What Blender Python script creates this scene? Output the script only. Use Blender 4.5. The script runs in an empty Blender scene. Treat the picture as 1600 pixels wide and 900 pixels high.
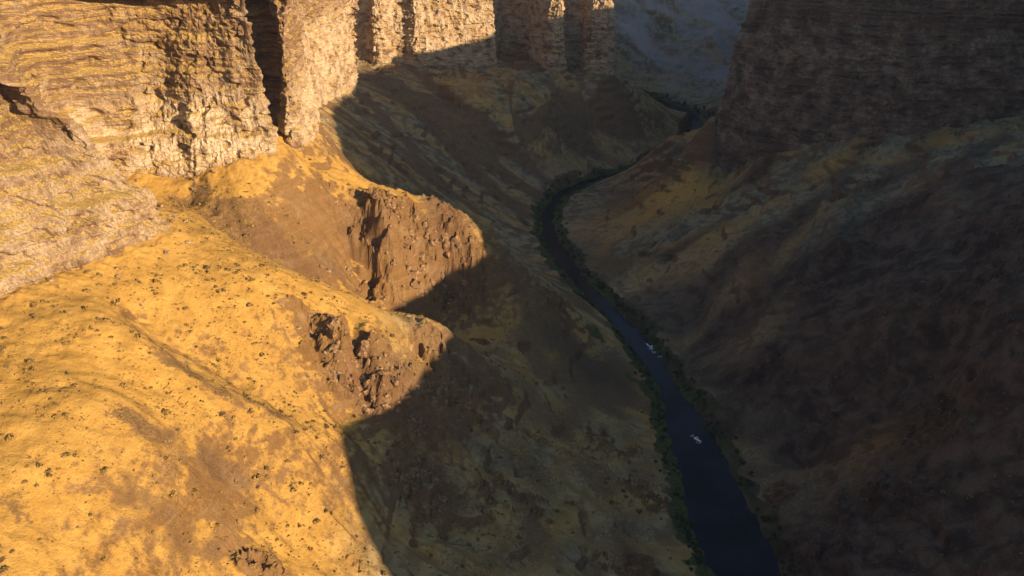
import bpy, math, random
import numpy as np
from mathutils import Vector

# ---------------------------------------------------------------- camera, sky, sun, exposure
scene = bpy.context.scene
COL = scene.collection
cam_data = bpy.data.cameras.new("camera")
cam = bpy.data.objects.new("camera", cam_data); COL.objects.link(cam)
cam_data.sensor_width = 36.0
cam_data.lens = 36.0*1386.0/1600.0
cam_data.clip_start = 1.0; cam_data.clip_end = 30000.0
cam.location = (0, 0, 400)
cam.rotation_euler = (math.radians(90-24), 0, 0)
scene.camera = cam

SUN_AZ = (0.82, -0.572); _l = math.hypot(*SUN_AZ); SUN_AZ = (SUN_AZ[0]/_l, SUN_AZ[1]/_l)
SUN_EL = math.radians(13.0)
world = bpy.data.worlds.new("World"); scene.world = world; world.use_nodes = True
wn = world.node_tree.nodes; wl = world.node_tree.links
bg = wn['Background']
sky = wn.new('ShaderNodeTexSky'); sky.sky_type = 'NISHITA'; sky.sun_disc = False
sky.sun_elevation = SUN_EL
sky.sun_rotation = math.atan2(SUN_AZ[0], SUN_AZ[1])
sky.altitude = 800; sky.air_density = 1.0; sky.dust_density = 1.0; sky.ozone_density = 1.2
wl.new(sky.outputs[0], bg.inputs[0]); bg.inputs[1].default_value = 0.08
sd = bpy.data.lights.new("sun", 'SUN'); sd.energy = 5.0; sd.angle = math.radians(0.5); sd.color = (1.0, 0.74, 0.44)
sun = bpy.data.objects.new("sun", sd); COL.objects.link(sun)
to_sun = Vector((SUN_AZ[0]*math.cos(SUN_EL), SUN_AZ[1]*math.cos(SUN_EL), math.sin(SUN_EL)))
sun.rotation_euler = to_sun.to_track_quat('Z', 'Y').to_euler()
sun.location = (600, -400, 700)
scene.view_settings.view_transform = 'Standard'; scene.view_settings.look = 'None'
scene.view_settings.gamma = 1.0; scene.view_settings.exposure = 0.9
scene.view_settings.use_curve_mapping = False
scene.render.engine = 'CYCLES'
scene.cycles.use_denoising = True
scene.cycles.max_bounces = 5; scene.cycles.diffuse_bounces = 3; scene.cycles.glossy_bounces = 2
scene.cycles.volume_bounces = 0; scene.cycles.transparent_max_bounces = 8
scene.cycles.volume_step_rate = 4.0

CONTROLS = [[-272.8,428.3,200.0],[-249.8,476.7,200.0],[-219.0,526.7,201.0],[-239.7,361.2,190.0],[-212.0,303.2,178.0],[-192.9,261.1,165.0],[-170.0,283.3,145.0],[-143.6,311.1,120.0],[-109.1,337.8,96.0],[-67.7,366.7,70.0],[-35.9,388.9,50.0],[-187.1,335.2,172.0],[-153.4,351.0,143.0],[-124.7,368.9,110.0],[-231.2,432.7,196.0],[-175.6,417.8,165.0],[-133.9,417.5,137.0],[-105.6,425.3,115.0],[-227.7,464.9,193.0],[-173.4,452.9,160.0],[-134.9,450.0,134.0],[-107.4,453.6,112.0],[-235.8,577.1,203.0],[-181.5,558.7,182.0],[-135.6,538.2,165.0],[-88.6,553.8,135.0],[-48.5,573.0,112.0],[-197.6,505.3,188.0],[-154.2,480.4,165.0],[-98.0,497.2,125.0],[-63.8,514.0,106.0],[-237.6,628.4,192.0],[-176.0,596.0,160.0],[-135.3,613.8,132.0],[-101.6,638.1,102.0],[-78.8,654.2,80.0],[-220.3,637.6,200.0],[-180.7,654.1,205.0],[-180.7,625.5,184.0],[-140.1,647.6,150.0],[-162.5,770.5,188.0],[-132.3,717.9,172.0],[-107.0,705.5,162.0],[-55.6,722.6,127.0],[-30.8,720.2,110.0],[17.9,755.8,70.0],[60.8,760.0,35.0],[-55.9,707.5,85.0],[-83.7,664.2,110.0],[-20.4,621.5,62.0],[26.0,627.7,35.0],[0.0,691.0,62.0],[79.6,689.8,12.0],[-78.8,458.7,88.0],[-21.8,507.2,55.0],[47.3,551.3,25.0],[0.0,427.5,40.0],[62.2,457.2,15.0],[-44.2,529.4,82.0],[9.6,568.2,42.0],[-67.2,419.8,70.0],[-31.5,442.7,52.0],[-190.1,841.1,200.0],[-225.6,1036.2,165.0],[-229.8,1182.3,155.0],[-227.6,1356.3,146.0],[-206.3,1448.0,138.0],[-128.0,1498.1,130.0],[-32.8,1538.7,127.0],[53.9,1512.9,122.0],[109.8,1541.5,120.0],[161.9,1509.3,112.0],[228.1,1588.1,80.0],[272.7,1603.6,48.0],[-149.6,1007.9,115.0],[-85.3,1149.4,75.0],[0.0,1255.5,45.0],[49.2,1346.0,70.0],[-48.1,1323.6,95.0],[99.2,1336.8,22.0],[157.4,1435.8,48.0],[-75.2,982.1,45.0],[-30.4,984.3,20.0],[-156.5,908.9,122.0],[-115.5,958.0,92.0],[-164.0,1121.7,125.0],[-115.7,1334.1,112.0],[83.5,1445.2,88.0],[265.7,1135.2,120.0],[326.4,1107.4,107.0],[387.0,1047.3,115.0],[451.1,1020.5,130.0],[516.8,1006.6,145.0],[586.9,1006.2,160.0],[268.7,1131.7,80.0],[241.1,1198.8,50.0],[304.7,1010.9,75.0],[242.6,1073.1,55.0],[178.1,1181.9,20.0],[148.6,956.1,15.0],[205.6,881.6,45.0],[254.8,819.5,70.0],[335.9,720.2,110.0],[386.1,620.8,150.0],[390.9,864.7,122.0],[427.5,709.2,172.0],[435.7,837.4,160.0],[228.4,711.4,52.0],[297.3,617.4,98.0],[341.3,531.5,140.0],[313.1,455.7,90.0],[265.1,514.5,50.0],[219.3,567.5,14.0],[279.0,377.8,60.0],[195.9,424.4,18.0],[241.4,402.2,38.0],[301.5,558.9,75.0],[232.5,622.6,38.0],[217.6,1214.3,38.0],[200.8,753.2,18.0],[-135.0,800.0,150.0],[-140.0,850.0,132.0],[-100.0,880.0,95.0],[-330.0,-600.0,190.0],[-310.0,0.0,195.0],[-300.0,250.0,198.0],[-450.0,200.0,200.0],[-420.0,500.0,202.0],[-400.0,700.0,202.0],[-380.0,900.0,190.0],[-420.0,1150.0,165.0],[-420.0,1400.0,150.0],[-200.0,1650.0,140.0],[0.0,1720.0,128.0],[100.0,1640.0,122.0],[-100.0,-600.0,80.0],[-60.0,-100.0,75.0],[-80.0,150.0,85.0],[-200.0,100.0,150.0],[40.0,250.0,25.0],[330.0,-300.0,40.0],[310.0,0.0,60.0],[330.0,200.0,85.0],[420.0,0.0,150.0],[425.0,300.0,160.0],[425.0,150.0,155.0],[440.0,-500.0,150.0],[450.0,480.0,190.0],[560.0,600.0,205.0],[700.0,800.0,200.0],[600.0,850.0,185.0],[540.0,700.0,195.0],[600.0,0.0,180.0],[700.0,400.0,200.0],[800.0,-500.0,180.0],[500.0,1300.0,130.0],[700.0,1200.0,165.0],[420.0,1500.0,90.0],[330.0,1300.0,92.0],[280.0,1200.0,100.0],[620.0,1750.0,90.0],[800.0,1500.0,150.0],[440.0,1750.0,45.0],[240.0,1750.0,25.0],[200.0,1650.0,50.0],[100.0,1900.0,45.0],[225.0,1290.0,60.0],[252.0,1248.0,72.0],[203.0,1262.0,44.0],[215.0,1225.0,52.0],[400.0,1960.0,35.0],[420.0,2100.0,95.0],[420.0,2300.0,190.0],[420.0,2600.0,280.0],[200.0,2150.0,80.0],[200.0,2400.0,180.0],[200.0,2700.0,290.0],[0.0,2350.0,90.0],[-100.0,2700.0,230.0],[650.0,2150.0,160.0],[700.0,2500.0,280.0],[900.0,2400.0,300.0],[-500.0,2500.0,90.0],[-500.0,2850.0,250.0],[560.0,2000.0,95.0],[230.0,-900.0,1.0],[240.0,-200.0,1.0],[184.4,381.5,1.0],[149.0,475.0,1.0],[145.4,588.0,1.0],[134.8,711.1,1.0],[90.1,872.9,1.0],[50.1,1047.4,1.0],[72.8,1238.1,1.0],[187.0,1355.8,1.0],[305.0,1480.0,1.0],[345.0,1740.0,1.0],[130.0,2010.0,1.0],[-400.0,2300.0,1.0]]
RIVER = [[230.0,-900.0,36.0],[190.0,-500.0,36.0],[240.0,-200.0,36.0],[230.0,60.0,36.0],[184.4,381.5,21.1],[155.7,427.4,20.5],[149.0,475.0,24.8],[146.7,530.8,21.7],[145.4,588.0,19.2],[141.1,645.0,13.6],[134.8,711.1,11.0],[117.9,788.7,11.0],[90.1,872.9,11.0],[65.4,963.1,10.5],[50.1,1047.4,9.5],[48.8,1145.0,9.0],[72.8,1238.1,8.5],[121.9,1301.1,7.5],[187.0,1355.8,7.0],[245.0,1405.0,15.0],[305.0,1480.0,15.0],[345.0,1600.0,16.0],[345.0,1740.0,18.0],[290.0,1880.0,20.0],[130.0,2010.0,20.0],[-120.0,2140.0,20.0],[-400.0,2300.0,22.0],[-800.0,2500.0,22.0]]
WALL_L = [[-340,-900],[-330,-500],[-315,-100],[-300,150],[-292,320],[-272,428],[-247,478],[-220,529],[-232,546],[-286,578],[-300,628],[-284,648],[-228,652],[-187,668],[-187,686],[-214,704],[-214,738],[-201,746],[-184,712],[-174,720],[-176,780],[-188,841],[-205,920],[-226,1037],[-222,1150],[-216,1245],[-228,1290],[-266,1340],[-282,1420],[-276,1480],[-240,1494],[-224,1468],[-206,1470],[-198,1488],[-178,1492],[-158,1478],[-128,1490],[-33,1530],[-26,1548],[-34,1600],[-8,1628],[26,1612],[32,1570],[56,1520],[88,1513],[95,1560],[116,1566],[124,1522],[160,1510],[174,1525],[178,1575],[140,1720],[40,1850],[-130,1960],[-400,2080],[-900,2250]]
WALL_R = [[900,2300],[700,2050],[540,1800],[430,1600],[372,1430],[322,1280],[283,1180],[264,1142],[274,1118],[318,1082],[350,1066],[388,1052],[452,1024],[518,1010],[588,1006],[700,985],[790,900],[760,740],[620,640],[505,560],[450,440],[430,300],[425,150],[425,0],[430,-200],[440,-500],[450,-900]]
FEATURES = [{"pts":[[-230.5,463.2],[-196.4,442.0],[-171.2,445.0],[-137.9,433.7],[-106.9,432.3]],"amp":-5,"w":9},{"pts":[[-230.6,430.9],[-174.0,412.7],[-133.0,412.9],[-108.2,420.8]],"amp":3,"w":10},{"pts":[[-239.5,619.9],[-183.3,591.3],[-134.3,608.5],[-86.1,567.3]],"amp":-7,"w":11},{"pts":[[-130.2,509.4],[-123.9,493.1],[-119.3,485.6],[-112.3,474.8]],"amp":-9,"w":5},{"pts":[[-121.5,514.9],[-111.3,504.7],[-102.5,486.0]],"amp":8,"w":5},{"pts":[[-105.8,513.5],[-97.0,494.6],[-88.6,472.7]],"amp":-10,"w":5},{"pts":[[-98.1,531.2],[-87.4,508.5],[-81.1,482.1]],"amp":9,"w":7},{"pts":[[-64.9,553.7],[-56.8,542.0],[-52.8,532.2]],"amp":-6,"w":4},{"pts":[[-48.2,567.0],[-36.5,555.1],[-29.6,546.8]],"amp":-8,"w":5},{"pts":[[-113.7,696.5],[-105.5,679.5],[-97.5,664.2],[-92.2,653.4]],"amp":22,"w":9},{"pts":[[-134.7,683.3],[-128.5,662.5],[-114.3,647.3],[-102.2,643.7]],"amp":-19,"w":16},{"pts":[[-87.6,716.8],[-66.6,716.1],[-61.3,709.8]],"amp":6,"w":7},{"pts":[[-55.8,717.5],[-61.2,706.6],[-64.8,676.7]],"amp":-6,"w":5},{"pts":[[-25.3,719.9],[-26.8,709.4],[-30.6,699.8]],"amp":-6,"w":4},{"pts":[[-133.3,332.9],[-126.4,332.3],[-119.2,337.3]],"amp":-5,"w":2.5},{"pts":[[-193.8,1353.0],[-108.1,1232.7],[-34.5,1146.8],[0.0,1109.1]],"amp":-9,"w":16},{"pts":[[-166.2,1457.1],[-56.4,1285.9],[46.5,1237.1]],"amp":-6,"w":12},{"pts":[[-122.0,1419.5],[-19.0,1294.9],[57.4,1284.3]],"amp":7,"w":14},{"pts":[[-169.1,818.7],[-128.6,950.9],[-34.3,747.7]],"amp":-6,"w":12},{"pts":[[355.7,1013.7],[441.1,993.7],[572.6,979.0]],"amp":7,"w":14},{"pts":[[245.7,1009.5],[335.7,993.2],[416.0,928.7]],"amp":-8,"w":14},{"pts":[[196.7,686.5],[306.0,708.9],[415.0,682.2]],"amp":-8,"w":16},{"pts":[[249.3,596.8],[311.9,593.8],[365.4,580.1]],"amp":7,"w":16},{"pts":[[195.1,564.0],[270.6,528.8],[324.4,485.4]],"amp":-8,"w":12}]
OUTCROPS = [[-81.4,699.1,30,0.2,1.6,1.0],[-47.5,716.2,22,0,1.3,1.0],[-103.0,656.5,18,0,1.2,0.8],[-124.8,684.1,16,0,1.3,0.7],[-109.1,493.5,20,-0.6,1.6,0.9],[-74.8,500.8,22,-0.3,1.3,0.8],[-53.8,549.1,14,0,1.3,0.9],[-44.2,529.4,22,0,1.5,0.6],[35.8,749.7,24,-0.5,2,0.5],[-59.1,450.7,26,-0.4,1.6,0.5],[0.0,472.1,24,0,1.5,0.42],[78.2,568.8,20,0,1.6,0.45],[95.5,514.5,16,-0.8,2,0.5],[-125.1,333.1,9,0,1.6,0.8],[80.4,435.3,20,0,2,0.45],[242.3,472.9,26,0,1.6,0.6],[382.0,659.5,30,0,1.6,0.6],[370.4,785.6,28,0,1.6,0.5],[187.5,446.5,18,0,2,0.6],[332.8,596.2,34,0.5,2,0.55],[292.6,748.0,30,0.6,2.2,0.5],[203.4,645.2,18,0.6,2.5,0.5],[296.3,518.1,26,0.5,2,0.6],[183.0,517.8,16,0,2,0.6],[368.2,922.1,24,0.2,2.5,0.5],[-56.4,741.9,24,0,2,0.35],[217.2,1122.5,16,0,1.5,0.7]]
SOILS = [[-163.4,419.1,7,-0.35,4,0.9],[-128.8,424.0,6,-0.1,3,0.8],[-170.6,359.8,4.5,-0.2,3,0.9],[-151.1,367.3,6,-0.5,2,0.9],[-207.8,605.3,12,-0.1,3,1.1],[-169.6,608.0,13,-0.1,2.5,1.2],[-238.1,630.1,8,0,2,0.9],[-132.9,627.0,12,0,2,0.6],[-199.6,296.2,8,0,2,0.6],[-146.8,324.0,14,0,2,0.5],[-178.0,329.7,6,0,2,0.6],[-77.0,711.8,30,0,1.5,0.5],[-123.8,674.2,22,0,1.5,0.6],[-66.7,499.2,26,0,1.2,0.5],[-97.0,486.9,22,-0.6,1.5,0.5],[56.4,689.1,35,-0.6,1.6,1.0],[69.8,642.6,25,0,1.3,0.9],[-169.0,1303.1,40,-0.8,3,0.8],[-94.4,1298.6,30,-0.8,3,0.7]]
GOLDS = [[123.7,1077.7,60,0.3,1.4,0.35],[201.3,1062.1,50,0.3,1.4,0.35],[322.7,1088.3,12,-0.9,3.5,0.7],[227.1,1076.3,30,0,1,0.3],[-163.6,913.2,30,0,1.5,0.6],[-55.9,1050.3,25,0,1,0.0],[-22.4,710.3,40,0,1,0.2],[-55.2,692.1,50,0,1.3,0.35],[35.2,736.5,35,0,1.3,0.35],[126.6,622.8,14,0,1.5,0.45],[255.4,531.0,25,0,1.5,0.5],[-9.8,1358.2,70,0.5,1.4,0.15]]
REDS = [[249.1,1120.7,14,0,2,0.9],[221.4,1065.4,12,0,1.5,0.4],[-98.6,485.2,6,-0.9,2.5,0.8],[-36.4,720.3,10,0,1,0.3]]
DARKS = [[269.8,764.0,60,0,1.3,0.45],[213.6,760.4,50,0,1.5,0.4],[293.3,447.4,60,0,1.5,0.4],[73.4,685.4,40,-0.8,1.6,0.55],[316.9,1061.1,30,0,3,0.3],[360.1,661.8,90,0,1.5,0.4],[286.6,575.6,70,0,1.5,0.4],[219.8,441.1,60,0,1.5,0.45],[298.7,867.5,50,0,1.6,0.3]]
GREENS = [[165.5,634.8,13,-1.0,2.4,1.0],[81.1,994.1,10,-0.7,2.5,0.8],[109.2,858.7,11,-0.8,3,0.8],[135.8,805.4,10,-0.8,3,0.7],[78.3,745.7,10,-0.9,2.2,0.8],[106.1,693.6,9,-0.9,2.5,0.7],[16.6,1083.4,12,1.5,2.5,0.5],[0.0,1109.1,25,0,1,0.3]]
RIM_R = [[0,290],[4,284],[5.5,282],[6,278],[7,292],[12,292],[14.6,298],[15.1,335],[15.7,425],[17.4,432],[18,395],[19.2,368],[19.8,325],[20.15,285],[20.37,243],[20.64,236],[21.14,246],[21.9,242],[22.31,251],[22.62,264],[22.72,250],[22.8,225],[22.86,206],[23.1,196],[24,192],[30,190]]  # rim heights; the unseen stretch is shaped to cast the left slope's shadow edge
BOULDERS = [[14,-120.9,641.8,14,12,1.2,3.0,"angular brown boulder lying in the gully beside the middle spur","boulders in the gully of the middle spur"],[10,-84.4,674.2,22,10,1.2,2.8,"brown boulder on the craggy nose of the middle spur","boulders on the middle spur"],[14,-97.0,486.9,12,12,0.8,2.0,"brown boulder among the crags of the near spur","boulders on the near spur"],[8,-127.6,331.5,6,4,0.6,1.3,"small brown boulder beside the dark crack at the bottom edge","boulders beside the crack"],[8,-236.1,564.5,25,8,1.0,2.4,"pale fallen boulder at the foot of the sunlit cliff","fallen boulders under the sunlit cliff"],[14,-25.9,503.3,30,25,0.8,2.0,"dark boulder on the shaded slope left of the river","boulders on the shaded left slope"],[10,90.6,512.9,18,18,0.8,2.2,"dark boulder near the left river bank at the bottom","boulders near the left bank"],[12,381.8,712.8,40,30,1.0,3.0,"dark boulder on the shaded slope right of the river","boulders on the shaded right slope"]]
TREE_ROWS = [[420,640,1,14,0.5,0.9,"dark small tree on the near left river bank","trees along the near left bank"],[640,900,1,26,0.6,1.2,"dark bushy tree on the left river bank below the spurs","trees along the middle left bank"],[900,1330,1,26,0.6,1.2,"dark tree on the left river bank under the far slope","trees along the far left bank"],[420,640,-1,16,0.5,1.0,"dark green small tree on the near right river bank","trees along the near right bank"],[640,900,-1,34,0.7,1.3,"dark green bushy tree on the right bank at the river bend","trees along the middle right bank"],[900,1330,-1,24,0.6,1.2,"dark tree on the right river bank below the brown slope","trees along the far right bank"],[1500,1880,1,22,1.2,2.2,"blue green tree by the hazy far bend of the river","trees at the far river bend"],[1500,1880,-1,14,1.2,2.2,"blue green tree across the hazy far bend of the river","trees across the far river bend"]]
STREAKS = [["soil",18,1.0,[[-196.5,1374.1],[-108.1,1232.7],[-34.9,1165.8],[17.0,1114.0]]],["soil",13,0.9,[[-210.7,1218.9],[-131.3,1112.1],[-80.3,1065.8]]],["soil",12,0.9,[[-168.5,1479.5],[-77.2,1331.3],[-9.4,1275.5],[46.9,1252.5]]],["soil",11,0.8,[[-169.1,818.7],[-139.5,928.8],[-55.9,730.7]]],["soil",13,0.8,[[53.0,1479.9],[103.5,1419.4],[132.6,1378.9]]],["warm",9,0.35,[[-157.9,1136.9],[-81.2,1081.5],[-31.9,1043.8]]],["warm",9,0.35,[[-102.3,1428.6],[-19.3,1322.4],[48.1,1300.9]]],["warm",9,0.3,[[-150.6,749.3],[-88.8,731.9],[-33.7,727.7]]],["dark",18,0.45,[[412.1,686.0],[325.5,693.6],[217.6,664.5]]],["dark",11,0.5,[[369.4,988.1],[262.9,987.7],[173.3,929.1]]],["dark",14,0.5,[[336.3,526.9],[294.3,574.1],[219.5,568.0]]],["warm",10,0.45,[[560.3,968.7],[461.9,960.5],[356.7,1017.2]]],["warm",12,0.3,[[373.9,605.1],[316.1,607.8],[254.0,616.3]]],["warm",10,0.4,[[245.0,1087.3],[159.7,1043.8],[99.9,988.6]]],["warm",10,0.3,[[319.2,480.4],[291.9,506.9],[252.8,535.2]]]]
CRAGS = [[-81.2,696.2,26,75,"angular brown crag breaking out of the middle spur","crags on the middle spur"],[-87.1,505.0,22,70,"angular brown crag breaking out of the near spur","crags on the near spur"],[-40.3,459.0,34,40,"dim brown crag on the shaded slope under the near spur","crags on the shaded slope under the near spur"]]
RAPIDS = [[135.7,753.5,20,3.6,2.15,"long white streak of foaming rapids in the middle of the river",1],[147.8,600.6,8,3.0,-0.3,"small white patch of foam near the green right bank",2],[39.7,1161.0,7,2.0,0.5,"small white foam patch on the far upper river bend",3],[326.8,1714.0,9,3.5,0.5,"tiny pale patch of white water beside the far hazy trees",4]]
HAZE_D = 0.00002
# ---------------------------------------------------------------- noise
def _h(ix, iy, iz, s):
    n = (ix*73856093) ^ (iy*19349663) ^ (iz*83492791) ^ (s*2654435 + 1013904223)
    n = (n ^ (n >> 13)) * 1274126177
    n &= 0xffffffff
    n = (n ^ (n >> 16)) * 2246822519
    n &= 0xffffffff
    return (n ^ (n >> 15)) & 0xffffffff

_G = np.array([(1,1,0),(-1,1,0),(1,-1,0),(-1,-1,0),(1,0,1),(-1,0,1),(1,0,-1),(-1,0,-1),
               (0,1,1),(0,-1,1),(0,1,-1),(0,-1,-1),(1,1,0),(-1,1,0),(0,-1,1),(0,-1,-1)], dtype=np.float32)

def perlin(x, y, z=0.0, s=0):
    x, y, z = np.broadcast_arrays(np.asarray(x, float), np.asarray(y, float), np.asarray(z, float))
    shp = x.shape
    x = x.ravel(); y = y.ravel(); z = z.ravel()
    out = np.empty(x.size, np.float32)
    for a in range(0, x.size, 400000):
        X = x[a:a+400000]; Y = y[a:a+400000]; Z = z[a:a+400000]
        fx = np.floor(X); fy = np.floor(Y); fz = np.floor(Z)
        ix = fx.astype(np.int64); iy = fy.astype(np.int64); iz = fz.astype(np.int64)
        dx = (X-fx).astype(np.float32); dy = (Y-fy).astype(np.float32); dz = (Z-fz).astype(np.float32)
        u = dx*dx*dx*(dx*(dx*6-15)+10); v = dy*dy*dy*(dy*(dy*6-15)+10); w = dz*dz*dz*(dz*(dz*6-15)+10)
        r = 0
        for i in (0, 1):
            wu = u if i else 1-u
            for j in (0, 1):
                wv = v if j else 1-v
                for k in (0, 1):
                    ww = w if k else 1-w
                    g = _G[_h(ix+i, iy+j, iz+k, s) & 15]
                    r = r + wu*wv*ww*(g[:, 0]*(dx-i)+g[:, 1]*(dy-j)+g[:, 2]*(dz-k))
        out[a:a+400000] = r
    return out.reshape(shp)

def fbm(x, y, z=0.0, s=0, o=4, g=0.5):
    r = 0; a = 1.0; f = 1.0
    for k in range(o):
        r = r + a*perlin(x*f, y*f, z*f, s+k*17); a *= g; f *= 2.03
    return r

def ridged(x, y, z=0.0, s=0, o=4, g=0.5):
    r = 0; a = 1.0; f = 1.0
    for k in range(o):
        r = r + a*(1-2*np.abs(perlin(x*f, y*f, z*f, s+k*17))-0.5); a *= g; f *= 2.03
    return r

def sstep(a, b, x):
    t = np.clip((x-a)/(b-a), 0, 1)
    return t*t*(3-2*t)

def catmull(P, step):
    P = np.array(P, float); out = []
    Q = np.vstack([2*P[0]-P[1], P, 2*P[-1]-P[-2]])
    for i in range(1, len(Q)-2):
        p0, p1, p2, p3 = Q[i-1], Q[i], Q[i+1], Q[i+2]
        n = max(2, int(np.linalg.norm((p2-p1)[:2])/step))
        t = (np.arange(n)/n)[:, None]
        # tension 0.35: keeps the corners of the wall fairly tight
        m1 = 0.35*(p2-p0); m2 = 0.35*(p3-p1)
        out.append((2*t**3-3*t**2+1)*p1 + (t**3-2*t**2+t)*m1 + (-2*t**3+3*t**2)*p2 + (t**3-t**2)*m2)
    out.append(P[-1:])
    return np.vstack(out)

def nearest(px, py, L):
    """distance to polyline L (n,>=2), arc position, and index fraction"""
    px = px.ravel(); py = py.ravel()
    best = np.full(px.shape, 1e18); arc = np.zeros(px.shape); idx = np.zeros(px.shape)
    s = 0.0
    for i in range(len(L)-1):
        ax, ay = L[i][0], L[i][1]; bx, by = L[i+1][0]-ax, L[i+1][1]-ay
        l2 = bx*bx+by*by; ln = math.sqrt(l2)
        t = np.clip(((px-ax)*bx+(py-ay)*by)/l2, 0, 1)
        d = (px-ax-t*bx)**2+(py-ay-t*by)**2
        m = d < best
        best[m] = d[m]; arc[m] = s+t[m]*ln; idx[m] = i+t[m]
        s += ln
    return np.sqrt(best), arc, idx

# ---------------------------------------------------------------- base surface of the valley (thin plate through measured points)
def tps_fit(P, lam):
    P = np.array(P, float); n = len(P)
    X = P[:, :2]/300.0
    r2 = ((X[:, None]-X[None])**2).sum(-1)
    K = 0.5*r2*np.log(r2+1e-12)
    K += lam*np.eye(n)
    A = np.zeros((n+3, n+3)); A[:n, :n] = K; A[:n, n] = 1; A[:n, n+1:] = X
    A[n:, :n] = A[:n, n:].T
    b = np.zeros(n+3); b[:n] = P[:, 2]
    return X, np.linalg.solve(A, b)

def tps_eval(F, x, y):
    X, w = F; n = len(X)
    shp = np.shape(x); x = np.ravel(x)/300.0; y = np.ravel(y)/300.0
    out = np.empty(x.size)
    for a in range(0, x.size, 20000):
        r2 = (x[a:a+20000, None]-X[None, :, 0])**2+(y[a:a+20000, None]-X[None, :, 1])**2
        out[a:a+20000] = (0.5*r2*np.log(r2+1e-12))@w[:n]+w[n]+w[n+1]*x[a:a+20000]+w[n+2]*y[a:a+20000]
    return out.reshape(shp)

GX0, GY0, GS = -900.0, -900.0, 6.0
GNX, GNY = 340, 640
def base_grid():
    F = tps_fit(CONTROLS, 0.0004)
    gx = GX0+GS*np.arange(GNX); gy = GY0+GS*np.arange(GNY)
    XX, YY = np.meshgrid(gx, gy)
    return tps_eval(F, XX, YY)

def bilin(G, x, y):
    fx = np.clip((x-GX0)/GS, 0, GNX-1.001); fy = np.clip((y-GY0)/GS, 0, GNY-1.001)
    i = fx.astype(int); j = fy.astype(int); u = fx-i; v = fy-j
    return (G[j, i]*(1-u)+G[j, i+1]*u)*(1-v)+(G[j+1, i]*(1-u)+G[j+1, i+1]*u)*v

def blob(x, y, cx, cy, r, ang=0.0, asp=1.0):
    c, s = math.cos(ang), math.sin(ang)
    a = (x-cx)*c+(y-cy)*s; b = -(x-cx)*s+(y-cy)*c
    return np.exp(-((a/(r*asp))**2+(b/r)**2))

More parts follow.
